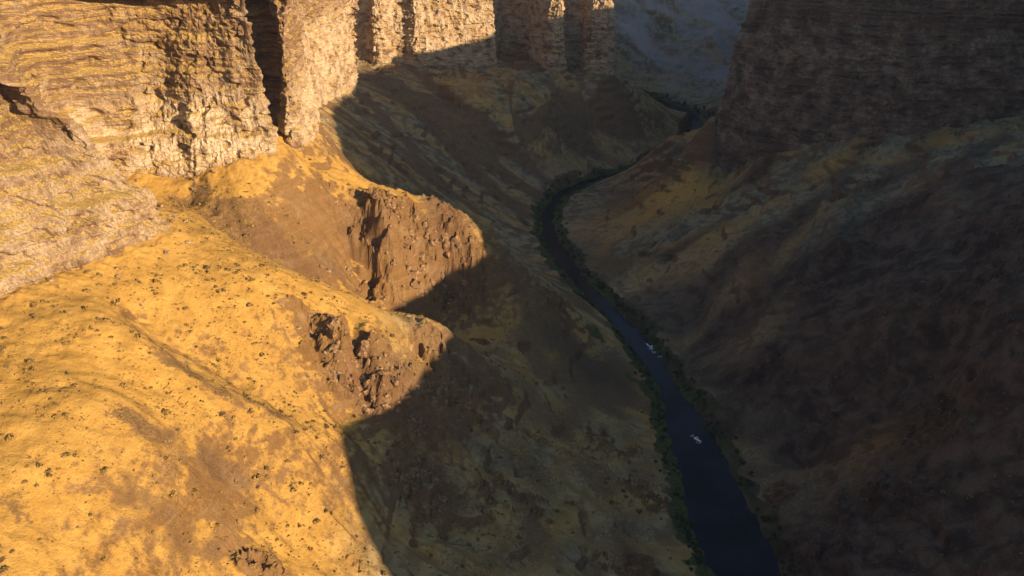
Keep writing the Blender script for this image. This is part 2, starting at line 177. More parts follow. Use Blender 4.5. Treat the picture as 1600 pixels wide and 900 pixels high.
RIV = None
def side_seed(a): return 0.0*a+0.5
def valley(x, y, G, detail=True):
    """height of the valley floor and talus slopes; returns z and masks"""
    global RIV
    if RIV is None:
        RIV = catmull(RIVER, 14.0)
    shp = x.shape; x = x.ravel(); y = y.ravel()
    z = bilin(G, x, y)
    D, arc, idx = nearest(x, y, RIV)
    ii = idx.astype(int); fr = idx-ii
    hw = RIV[ii, 2]*(1-fr)+RIV[np.minimum(ii+1, len(RIV)-1), 2]*fr
    dl, ul, _ = nearest(x, y, WALL_L); dr, ur, _ = nearest(x, y, WALL_R)
    jj = np.clip(ii, 0, len(RIV)-2)
    side = (RIV[jj+1, 0]-RIV[jj, 0])*(y-RIV[jj, 1])-(RIV[jj+1, 1]-RIV[jj, 1])*(x-RIV[jj, 0]) > 0
    dw = np.where(side, dl, dr); u = np.where(side, ul, ur+7000.0)
    hw = hw*(1+0.30*perlin(arc/55, side_seed(arc), 0, 45))+4.0*perlin(x/16, y/16, 0, 46)+1.6*perlin(x/5, y/5, 0, 48)
    bank = np.clip(D-hw, 0, None)
    m = {}
    if detail:
        away = sstep(8, 70, bank)
        wl = fbm(x/90, y/90, 0, 3, 3)
        uw = u+14*wl
        gul = ridged(uw/62, dw/420, 0, 11, 3)
        amp = np.where(side, 1.0, 1.9)
        gul2 = ridged(uw/21+3*0.2*wl, dw/160, 0, 23, 3)
        rough = np.where(side & (y < 660), 0.40+0.75*sstep(-150, -60, x-0.15*(y-450)), 1.0)
        z = z+away*rough*amp*(gul*4.6+gul2*1.7)
        z = z+away*(fbm(x/48, y/48, 0, 31, 4)*2.6)
        z = z+away*(rough-0.2)*amp*ridged(uw/9.5, dw/38, 0, 33, 3)*0.95
        z = z+away*sstep(20, 3, dw)*(2.6+3.0*np.clip(perlin(u/17, 0.0, 0, 35), -.5, .6)+0.8*fbm(x/3.2, y/3.2, 0, 36, 2))
        z = z+(0.35+0.65*away)*(fbm(x/7.5, y/7.5, 0, 37, 3)*0.75)
        z = z+(0.3+0.7*away)*(fbm(x/2.1, y/2.1, 0, 39, 2)*0.16)
        m['gul'] = gul; m['gul2'] = gul2
    if detail:
        far = sstep(1700, 2000, y)
        z = z+far*(ridged(x/300+0.2, y/420, 0, 43, 3)*28+ridged((x+0.6*y)/90, (y-0.6*x)/380, 0, 47, 2)*5)
    # line features: gullies and ribs
    for F in FEATURES:
        P = F['pts']; a = F['amp']; w = F['w']
        xm, ym = P[0][0], P[0][1]
        ex = max(abs(p[0]-xm) for p in P)+4*w; ey = max(abs(p[1]-ym) for p in P)+4*w
        k = np.nonzero((abs(x-xm) < ex) & (abs(y-ym) < ey))[0]
        if not len(k): continue
        wob = 1+0.5*perlin(x[k]/9, y[k]/9, 0, 51)
        d, ar, _ = nearest(x[k]+3*perlin(x[k]/8, y[k]/8, 0, 53), y[k]+3*perlin(x[k]/8, y[k]/8, 0, 57), P)
        tot = sum(math.hypot(P[i+1][0]-P[i][0], P[i+1][1]-P[i][1]) for i in range(len(P)-1))
        tap = np.clip(ar/(0.2*tot+1e-6), 0, 1)*np.clip((tot-ar)/(0.25*tot+1e-6), 0, 1)
        z[k] += a*np.exp(-(d/w)**2)*(0.15+0.85*tap)*wob
    if detail:      # thin rock bands following the contours of the shaded slopes
        bd = z/13.0+0.7*fbm(x/60, y/60, 0, 141, 2); fb = bd-np.floor(bd)
        gb = sstep(0.05, 0.35, fbm(x/45, y/45, 0, 143, 3))*away*np.where(side & (y < 660) & (x < -70), 0.0, 1.0)
        z = z+gb*(sstep(.80, .98, fb)-fb)*4.5
        m['band'] = gb*sstep(.70, .84, fb)*sstep(1.0, .93, fb)
    # rock outcrops: broken ribs and crags
    rock = np.zeros_like(x)
    for (cx, cy, r, ang, asp, st) in OUTCROPS:
        rock = np.maximum(rock, st*blob(x, y, cx, cy, r, ang, asp))
    if detail:
        k = np.nonzero(rock > 0.03)[0]
        if len(k):
            X = x[k]+2.5*perlin(x[k]/11, y[k]/11, 0, 61); Y = y[k]+2.5*perlin(x[k]/11, y[k]/11, 0, 67)
            cr = ridged(X/24, Y/24, 0, 71, 4)
            cr2 = ridged(X/7, Y/7, 0, 73, 3)
            rm = sstep(0.10, 0.75, rock[k]+0.22*cr)
            zz = z[k]+rm*(cr*8.5+cr2*3.0+1.1*ridged(X/2.9, Y/2.9, 0, 77, 2))
            # ledges
            st = 5.5; q = zz/st+0.35*perlin(X/20, Y/20, 0, 79); fl = np.floor(q); fq = q-fl
            led = (fl+sstep(0.25, 0.75, fq))*st-0.35*st*perlin(X/20, Y/20, 0, 79)
            z[k] = zz*(1-0.6*rm)+led*0.6*rm
            full = np.zeros_like(x); full[k] = rm; rock = full
    else:
        rock = sstep(0.2, 0.6, rock)
    lip = 0.9+0.10*bank+0.5*(perlin(x/6, y/6, 0, 41) if detail else 0)
    z = np.maximum(z, lip)
    z = np.where(bank < 14, z*(bank/14)+lip*(1-bank/14), z)
    z = z*sstep(-5.0, 0.5, D-hw)+(-3.0)*(1-sstep(-5.0, 0.5, D-hw))
    m.update(rock=rock, bank=D-hw, u=u, dw=dw, side=side, arc=arc)
    return z.reshape(shp), {k: v.reshape(shp) for k, v in m.items()}

def blocks(S, Z, w, h, seed):
    """broken rectangular blocks: a random step per cell, courses shifted against each other"""
    j = np.floor(Z/h).astype(np.int64)
    sh = (_h(j, j*0+seed, j*0, 5) & 1023)/1023.0
    ww = w*(0.7+0.8*((_h(j, j*0, j*0+seed, 9) & 1023)/1023.0))
    i = np.floor(S/ww+sh*7).astype(np.int64)
    return ((_h(i, j, j*0+seed, 3) & 4095)/4095.0-0.5)*2

# ---------------------------------------------------------------- helpers
def mesh_np(name, V, Q, mat, smooth=True, attrs=None, link=True):
    """V (n,3), Q (m,4) or (m,3)"""
    me = bpy.data.meshes.new(name)
    V = np.asarray(V, np.float32); Q = np.asarray(Q, np.int32)
    k = Q.shape[1]
    me.vertices.add(len(V)); me.vertices.foreach_set('co', V.ravel())
    me.loops.add(Q.size); me.loops.foreach_set('vertex_index', Q.ravel())
    me.polygons.add(len(Q)); me.polygons.foreach_set('loop_start', np.arange(0, Q.size, k, dtype=np.int32))
    me.polygons.foreach_set('use_smooth', np.full(len(Q), smooth))
    me.update(calc_edges=True)
    for n, a in (attrs or {}).items():
        at = me.attributes.new(n, 'FLOAT', 'POINT'); at.data.foreach_set('value', np.asarray(a, np.float32).ravel())
    if mat: me.materials.append(mat)
    o = bpy.data.objects.new(name, me)
    if link: COL.objects.link(o)
    return o

def grid_faces(nr, nc):
    i = np.arange(nr*nc).reshape(nr, nc)
    return np.stack([i[:-1, :-1], i[:-1, 1:], i[1:, 1:], i[1:, :-1]], -1).reshape(-1, 4)

def tag(o, label=None, cat=None, group=None, kind=None):
    if label: o['label'] = label
    if cat: o['category'] = cat
    if group: o['group'] = group
    if kind: o['kind'] = kind
    return o

class NT:
    """small node-tree builder"""
    def __init__(s, name, rough=0.9, spec=0.15):
        s.m = bpy.data.materials.new(name); s.m.use_nodes = True
        s.n = s.m.node_tree.nodes; s.l = s.m.node_tree.links
        s.b = s.n['Principled BSDF']; s.b.inputs['Roughness'].default_value = rough
        s.b.inputs['Specular IOR Level'].default_value = spec
        s.geo = s.n.new('ShaderNodeNewGeometry')
    def put(s, inp, v):
        if isinstance(v, bpy.types.NodeSocket): s.l.new(v, inp)
        elif isinstance(v, tuple) and len(v) == 3 and inp.type == 'RGBA': inp.default_value = (*v, 1)
        else: inp.default_value = v
    def attr(s, n):
        a = s.n.new('ShaderNodeAttribute'); a.attribute_name = n; return a.outputs['Fac']
    def math(s, op, a, b=0.0, c=0.0, clamp=False):
        m = s.n.new('ShaderNodeMath'); m.operation = op; m.use_clamp = clamp
        s.put(m.inputs[0], a); s.put(m.inputs[1], b); s.put(m.inputs[2], c); return m.outputs[0]
    def mapped(s, scale, rot=(0, 0, 0)):
        m = s.n.new('ShaderNodeMapping'); m.inputs['Scale'].default_value = scale; m.inputs['Rotation'].default_value = rot
        s.l.new(s.geo.outputs['Position'], m.inputs['Vector']); return m.outputs[0]
    def noise(s, vec, scale=1.0, detail=4.0, rough=0.55, dist=0.0):
        t = s.n.new('ShaderNodeTexNoise'); s.put(t.inputs['Vector'], vec); t.inputs['Scale'].default_value = scale
        t.inputs['Detail'].default_value = detail; t.inputs['Roughness'].default_value = rough; t.inputs['Distortion'].default_value = dist
        return t.outputs['Fac']
    def voro(s, vec, scale=1.0, feature='F1', out='Distance', rand=1.0):
        t = s.n.new('ShaderNodeTexVoronoi'); t.feature = feature; s.put(t.inputs['Vector'], vec)
        t.inputs['Scale'].default_value = scale; t.inputs['Randomness'].default_value = rand
        return t.outputs[out]
    def rng(s, v, a, b, c=0.0, d=1.0, smooth=True):
        m = s.n.new('ShaderNodeMapRange'); m.interpolation_type = 'SMOOTHSTEP' if smooth else 'LINEAR'
        s.put(m.inputs['Value'], v)
        m.inputs['From Min'].default_value = a; m.inputs['From Max'].default_value = b
        m.inputs['To Min'].default_value = c; m.inputs['To Max'].default_value = d
        return m.outputs['Result']
    def mix(s, f, a, b, mode='MIX'):
        m = s.n.new('ShaderNodeMix'); m.data_type = 'RGBA'; m.blend_type = mode
        s.put(m.inputs[0], f); s.put(m.inputs[6], a); s.put(m.inputs[7], b); return m.outputs[2]
    def bump(s, h, strength, dist, prev=None):
        b = s.n.new('ShaderNodeBump'); b.inputs['Strength'].default_value = strength; b.inputs['Distance'].default_value = dist
        s.l.new(h, b.inputs['Height'])
        if prev is not None: s.l.new(prev, b.inputs['Normal'])
        return b.outputs[0]
    def sep(s, v):
        x = s.n.new('ShaderNodeSeparateXYZ'); s.l.new(v, x.inputs[0]); return x.outputs
    def finish(s, col, nrm=None):
        s.put(s.b.inputs['Base Color'], col)
        if nrm is not None: s.l.new(nrm, s.b.inputs['Normal'])
        return s.m

# ---------------------------------------------------------------- materials
def rock_colour(t, lichen=True):
    """layered basalt: flows, vertical joints, pale and rusty stains"""
    strat = t.noise(t.mapped((0.012, 0.012, 0.22)), 1.0, 4, 0.6, 0.4)
    joint = t.noise(t.mapped((0.33, 0.33, 0.11)), 1.0, 5, 0.62, 0.3)
    blot = t.noise(t.mapped((0.06, 0.06, 0.07)), 1.0, 5, 0.6)
    fine = t.noise(t.mapped((0.9, 0.9, 0.5)), 1.0, 5, 0.7)
    c = t.mix(t.rng(strat, 0.36, 0.64), (0.19, 0.112, 0.064), (0.36, 0.24, 0.155))
    c = t.mix(t.rng(blot, 0.46, 0.70), c, (0.50, 0.385, 0.265))
    c = t.mix(t.rng(joint, 0.56, 0.36, 0.0, 0.6), c, (0.13, 0.080, 0.050))
    c = t.mix(t.rng(fine, 0.62, 0.36, 0.0, 0.55), c, (0.15, 0.09, 0.05))
    led = t.noise(t.mapped((0.03, 0.03, 0.62)), 1.0, 4, 0.6, 0.5)
    c = t.mix(t.rng(led, 0.58, 0.68, 0.0, 0.55), c, (0.52, 0.40, 0.27))
    c = t.mix(t.rng(led, 0.42, 0.34, 0.0, 0.60), c, (0.10, 0.062, 0.040))
    vx = t.voro(t.mapped((0.30, 0.30, 0.22)), 1.0, 'DISTANCE_TO_EDGE')
    c = t.mix(t.rng(vx, 0.045, 0.0, 0.0, 0.5), c, (0.08, 0.05, 0.035))
    h = t.math('ADD', t.math('MULTIPLY', joint, 1.2), fine)
    return c, h, strat, blot, fine

def terrain_material():
    t = NT('canyon_ground', 0.95, 0.1)
    big = t.noise(t.mapped((0.012, 0.012, 0.012)), 1, 4, 0.55)
    mid = t.noise(t.mapped((0.07, 0.07, 0.07)), 1, 5, 0.6, 0.5)
    sml = t.noise(t.mapped((0.45, 0.45, 0.45)), 1, 5, 0.65)
    fin = t.noise(t.mapped((1.7, 1.7, 1.7)), 1, 4, 0.7)
    rockc, rh, strat, blot, fine = rock_colour(t)
    warm = t.attr('warm'); soil = t.attr('soil'); green = t.attr('green'); rock = t.attr('rock'); dark = t.attr('dark'); red = t.attr('red'); grey = t.attr('grey')
    gold = t.mix(t.rng(mid, 0.35, 0.68), (0.46, 0.262, 0.062), (0.60, 0.355, 0.092))
    gold = t.mix(t.rng(big, 0.40, 0.65, 0, 0.5), gold, (0.42, 0.25, 0.07))
    olive = t.mix(t.rng(mid, 0.38, 0.64), (0.135, 0.105, 0.068), (0.33, 0.285, 0.165))
    grass = t.mix(warm, olive, gold)
    # patches where the soil shows through
    s1 = t.math('ADD', soil, t.math('MULTIPLY', t.math('SUBTRACT', mid, 0.5), 1.5))
    s1 = t.math('ADD', s1, t.math('MULTIPLY', t.math('SUBTRACT', sml, 0.5), 1.6))
    soilc = t.mix(t.rng(sml, 0.35, 0.65), (0.115, 0.068, 0.036), (0.22, 0.135, 0.066))
    c = t.mix(t.rng(s1, 0.38, 0.72, 0, 0.85), grass, soilc)
    # thin tufts and bare specks everywhere
    c = t.mix(t.rng(sml, 0.60, 0.72, 0, 0.42), c, (0.20, 0.13, 0.055))
    c = t.mix(t.rng(fin, 0.62, 0.76, 0, 0.35), c, (0.13, 0.085, 0.035))
    dk = t.math('ADD', dark, t.math('MULTIPLY', t.math('SUBTRACT', mid, 0.5), 0.9))
    dk = t.math('ADD', dk, t.math('MULTIPLY', t.math('SUBTRACT', sml, 0.5), 0.7))
    shaded_scree = t.mix(t.rng(t.math('ADD', t.math('MULTIPLY', fin, 0.5), t.math('MULTIPLY', mid, 0.5)), 0.42, 0.60), (0.026, 0.018, 0.016), (0.125, 0.086, 0.062))  # dark talus whose colour also carries the right slope's deep shade
    rd = t.math('ADD', red, t.math('MULTIPLY', t.math('SUBTRACT', mid, 0.5), 0.8))
    c = t.mix(t.rng(rd, 0.4, 0.7, 0, 0.85), c, (0.34, 0.15, 0.08))
    c = t.mix(t.math('MULTIPLY', grey, t.rng(mid, 0.35, 0.6, 0.9, 1.0)), c, (0.32, 0.285, 0.27))  # far hillside paled to grey: distance haze put into the colour
    gr = t.math('ADD', green, t.math('MULTIPLY', t.math('SUBTRACT', mid, 0.5), 0.9))
    c = t.mix(t.rng(gr, 0.42, 0.62, 0, 0.95), c, t.mix(t.rng(sml, 0.4, 0.6), (0.032, 0.050, 0.015), (0.085, 0.105, 0.032)))
    # rock where it is steep or where a crag breaks out
    nz = t.sep(t.geo.outputs['Normal'])[2]
    steep = t.rng(t.math('ADD', nz, t.math('MULTIPLY', t.math('SUBTRACT', sml, 0.5), 0.35)), 0.80, 0.62)
    rk = t.math('MULTIPLY', t.rng(rock, 0.15, 0.6), t.rng(nz, 0.97, 0.80), clamp=True)
    rk = t.math('MULTIPLY', t.math('MAXIMUM', steep, rk), t.math('SUBTRACT', 1.0, grey))
    c = t.mix(t.math('MULTIPLY', rk, 0.85), c, t.mix(0.72, rockc, (0.115, 0.058, 0.024)))  # brown crag tint, darkened further to stand in for shade on the spurs
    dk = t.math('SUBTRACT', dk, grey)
    c = t.mix(t.rng(dk, 0.10, 0.85, 0, 0.90), c, shaded_scree)
    n1 = t.bump(mid, 0.30, 2.0)
    n2 = t.bump(sml, 0.8, 0.9, n1)
    n3 = t.bump(fin, 0.9, 0.45, n2)
    return t.finish(c, n3)

def cliff_material():
    t = NT('layered_rock', 0.92, 0.12)
    c, h, strat, blot, fine = rock_colour(t)
    pale = t.attr('pale'); dark = t.attr('dark')
    brn = t.noise(t.mapped((0.022, 0.022, 0.05)), 1.0, 5, 0.65, 0.6)
    c = t.mix(t.rng(brn, 0.47, 0.62, 0.0, 0.78), c, (0.165, 0.098, 0.052))
    pm = t.math('MULTIPLY', pale, t.rng(blot, 0.34, 0.56))
    c = t.mix(t.math('MULTIPLY', pm, 0.9), c, t.mix(t.rng(fine, 0.35, 0.6), (0.42, 0.31, 0.21), (0.68, 0.56, 0.42)))
    c = t.mix(t.math('MULTIPLY', dark, t.rng(blot, 0.36, 0.62, 0.95, 0.55)), c, (0.050, 0.032, 0.034))  # right wall's shade put into the rock colour; left wall stays undarkened
    # grass and debris lying on the ledges
    nz = t.sep(t.geo.outputs['True Normal'])[2]
    g = t.rng(t.math('ADD', nz, t.math('MULTIPLY', t.math('SUBTRACT', fine, 0.5), 0.5)), 0.54, 0.80)
    gcol = t.mix(t.rng(fine, 0.35, 0.62), (0.34, 0.21, 0.06), (0.60, 0.41, 0.14))
    gcol = t.mix(t.math('MULTIPLY', dark, 1.2, clamp=True), gcol, (0.085, 0.062, 0.045))  # ledge grass of the right wall gets the same painted shade
    c = t.mix(t.math('MULTIPLY', g, 0.9), c, gcol)
    n1 = t.bump(h, 0.9, 1.2)
    n2 = t.bump(t.noise(t.mapped((1.6, 1.6, 1.1)), 1, 4, 0.7), 0.7, 0.35, n1)
    return t.finish(c, n2)

def water_material():
    t = NT('river_water', 0.15, 0.07)
    a = t.noise(t.mapped((0.16, 0.16, 0.16)), 1, 4, 0.6, 0.6)
    b = t.noise(t.mapped((0.9, 0.9, 0.9)), 1, 3, 0.6)
    big = t.noise(t.mapped((0.02, 0.02, 0.02)), 1, 3, 0.5)
    n = t.bump(a, 0.5, 0.25); n = t.bump(b, 0.5, 0.06, n)
    s = t.finish(t.mix(t.rng(big, 0.35, 0.65), (0.003, 0.005, 0.009), (0.010, 0.015, 0.028)), n)
    return s

def simple_mat(name, c1, c2, scale=2.0, rough=0.85, bump=0.4, dist=0.1, spec=0.2):
    t = NT(name, rough, spec)
    n = t.noise(t.mapped((scale,)*3), 1, 4, 0.6)
    return t.finish(t.mix(t.rng(n, 0.35, 0.65), c1, c2), t.bump(n, bump, dist))

M_GROUND = terrain_material(); M_CLIFF = cliff_material(); M_WATER = water_material()
M_SAGE = simple_mat('sagebrush_leaves', (0.24, 0.155, 0.050), (0.40, 0.26, 0.09), 1.3)
M_SAGE_DK = simple_mat('sagebrush_leaves_grey', (0.17, 0.115, 0.048), (0.29, 0.20, 0.085), 1.3)
M_TWIG = simple_mat('brush_wood', (0.10, 0.07, 0.045), (0.16, 0.11, 0.07), 3.0)
M_LEAF = simple_mat('riverside_leaves', (0.016, 0.026, 0.010), (0.050, 0.066, 0.020), 0.8)
M_LEAF2 = simple_mat('willow_leaves', (0.040, 0.062, 0.018), (0.085, 0.11, 0.030), 0.8)
M_BARK = simple_mat('tree_bark', (0.07, 0.05, 0.035), (0.13, 0.10, 0.07), 3.0)
M_ROCK = simple_mat('boulder_rock', (0.16, 0.10, 0.06), (0.38, 0.27, 0.17), 0.7, 0.9, 0.8, 0.3)
M_ROCK_SHADE = simple_mat('shaded_boulder_rock', (0.05, 0.034, 0.028), (0.15, 0.105, 0.075), 0.7, 0.9, 0.8, 0.3)  # shaded copy of the boulder rock: shade put into the colour
M_CRAG = simple_mat('crag_rock', (0.12, 0.066, 0.032), (0.30, 0.19, 0.105), 0.5, 0.92, 0.9, 0.5)
M_FOAM = simple_mat('white_water', (0.62, 0.66, 0.70), (0.82, 0.84, 0.86), 1.2, 0.5, 0.7, 0.2)

# ---------------------------------------------------------------- ground sheet
G = base_grid()
def lines_of(segs):
    out = []
    for a, b, st in segs:
        n = max(1, int(round((b-a)/st))); out += list(a+(b-a)*np.arange(n)/n)
    out.append(segs[-1][1]); return np.array(out)
xs = lines_of([(-6000, -900, 500), (-900, -420, 16), (-420, -290, 3), (-290, 100, 1.15), (100, 260, 1.5), (260, 560, 2.0), (560, 1100, 12), (1100, 6000, 500)])
ys = lines_of([(-6000, -900, 500), (-900, 0, 16), (0, 260, 6), (260, 760, 1.2), (760, 1200, 2.0), (1200, 1620, 2.6), (1620, 2900, 6), (2900, 7000, 500)])
XX, YY = np.meshgrid(xs, ys)
ZZ, MK = valley(XX, YY, G)

def paint():
    """where grass, bare soil, scree and green growth lie, with shade and far haze put in (material masks, in plan)"""
    x, y = XX, YY
    w = x+14*fbm(x/40, y/40, 0, 91, 3)*1.0; v = y+14*fbm(x/40, y/40, 0, 95, 3)
    side = MK['side']; bank = MK['bank']; u = MK['u']; dw = MK['dw']
    warm = np.zeros_like(x); soil = np.zeros_like(x); green = np.zeros_like(x); dark = np.zeros_like(x); red = np.zeros_like(x)
    # near left slope: dry golden grass, fading to olive lower down
    near = side*sstep(900, 700, v+0.6*w)
    warm = near*sstep(0, -60, w-(-50+0.0*v))*1.0
    warm = np.maximum(warm, near*(0.42+0.5*perlin(x/26, y/26, 0, 113)))
    farl = side*(1-near)
    warm = warm+farl*np.clip(0.28+1.0*perlin(u/30+0.5*perlin(x/40,y/40,0,117), dw/200, 0, 101), 0, 0.42)
    warm = warm+(~side)*np.clip(0.10+0.9*perlin((u+.4*dw)/45, dw/150, 0, 103), 0, 0.6)
    # chutes of bare soil running down below the far walls
    soil = soil+farl*sstep(0.0, 0.5, fbm((u+0.25*dw)/36, dw/330, 0, 107, 3)+0.08)*1.25
    soil = soil+(~side)*0.3+near*0.10+near*sstep(-80,-20,w)*(0.25+0.8*perlin(x/30,y/55,0,115))
    for (cx, cy, r, an, asp, st) in SOILS: soil = soil+st*blob(w, v, cx, cy, r, an, asp)
    for (cx, cy, r, an, asp, st) in GOLDS: warm = warm+st*blob(w, v, cx, cy, r, an, asp)
    for (cx, cy, r, an, asp, st) in REDS: red = red+st*blob(w, v, cx, cy, r, an, asp)
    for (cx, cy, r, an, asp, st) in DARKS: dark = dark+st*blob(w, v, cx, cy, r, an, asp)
    acc = dict(soil=soil, warm=warm, dark=dark)
    for (kind, wd, am, PL) in STREAKS:
        x0, x1 = min(p[0] for p in PL)-3*wd, max(p[0] for p in PL)+3*wd; y0, y1 = min(p[1] for p in PL)-3*wd, max(p[1] for p in PL)+3*wd
        k = (x > x0) & (x < x1) & (y > y0) & (y < y1)
        wx = x[k]+7*fbm(x[k]/22, y[k]/22, 0, 131, 3); wy = y[k]+7*fbm(x[k]/22, y[k]/22, 0, 137, 3)
        d = nearest(wx, wy, PL)[0]
        acc[kind][k] += am*np.exp(-(d/wd)**2)
        if kind == 'soil': warm[k] -= .5*np.exp(-(d/wd)**2)
    dark = dark+(~side)*np.clip(0.14-0.9*perlin((u+.4*dw)/40, dw/170, 0, 121), -.1, .5)+(~side)*sstep(90, 190, bank)*0.22*sstep(1000, 800, v)+(~side)*0.33*sstep(800, 600, v)  # right slope darkened: its shade is painted into the ground mask
    n = fbm(x/30, y/30, 0, 109, 3)
    green = sstep(17, 5, bank+8*n)*0.95*sstep(-6, -4, bank)
    for (cx, cy, r, an, asp, st) in GREENS: green = green+st*blob(w, v, cx, cy, r, an, asp)
    c = lambda a: np.clip(a, 0, 1)
    return dict(warm=c(warm), soil=c(soil), green=c(green), dark=c(dark), red=c(red), grey=c(sstep(1620, 1950, y)*(bank > 20)*(0.62+1.0*perlin((x+.5*y)/34+.8*perlin(x/60,y/60,0,123), (y-.5*x)/300, 0, 119))*sstep(0,120,bank-60*perlin(x/70,y/70,0,125))), rock=c(np.maximum(MK['rock'], .7*MK['band'])))  # grey mask paints far haze onto the distant ground
PM = paint()
V = np.stack([XX, YY, ZZ], -1).reshape(-1, 3)
GF = grid_faces(len(ys), len(xs))
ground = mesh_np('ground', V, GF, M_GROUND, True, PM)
ground.data.polygons.foreach_set('use_smooth', PM['rock'].ravel()[GF[:, 0]] < 0.35)
tag(ground, 'canyon floor and grassy talus slopes of the canyon', None, None, 'structure')

def ground_z(x, y):
    x = np.atleast_1d(np.asarray(x, float)); y = np.atleast_1d(np.asarray(y, float))
    i = np.clip(np.searchsorted(xs, x)-1, 0, len(xs)-2); j = np.clip(np.searchsorted(ys, y)-1, 0, len(ys)-2)
    u = (x-xs[i])/(xs[i+1]-xs[i]); v = (y-ys[j])/(ys[j+1]-ys[j])
    return (ZZ[j, i]*(1-u)+ZZ[j, i+1]*u)*(1-v)+(ZZ[j+1, i]*(1-u)+ZZ[j+1, i+1]*u)*v
def grid_at(A, x, y):
    i = np.clip(np.searchsorted(xs, x), 0, len(xs)-1); j = np.clip(np.searchsorted(ys, y), 0, len(ys)-1)
    return A[j, i]

# ---------------------------------------------------------------- river
riv = catmull(RIVER, 10.0)
tx = np.gradient(riv[:, 0]); ty = np.gradient(riv[:, 1]); ln = np.hypot(tx, ty); nx, ny = -ty/ln, tx/ln
cols = np.linspace(-1, 1, 9)
RV = np.stack([np.stack([riv[:, 0]+nx*c*(riv[:, 2]*1.3+6), riv[:, 1]+ny*c*(riv[:, 2]*1.3+6), np.zeros(len(riv))], -1) for c in cols], 1)
river = mesh_np('river', RV.reshape(-1, 3), grid_faces(len(riv), 9), M_WATER)
tag(river, 'dark narrow river winding along the canyon floor', None, None, 'structure')

# ---------------------------------------------------------------- rock walls (swept along the foot of the cliffs)
def interp_tab(tab, idx):
    return np.interp(idx, [a for a, b in tab], [b for a, b in tab])

BENCH = [(188, 3), (212, 3.5), (233, 9), (255, 4.5), (279, 9), (300, 6), (318, 5)]
def setback(z, warp, k):
    s = 0.10*(z-100)
    for i, (zb, w) in enumerate(BENCH):
        s = s+w*k[i]*sstep(zb-1.6, zb+1.6, z+warp)
    return s

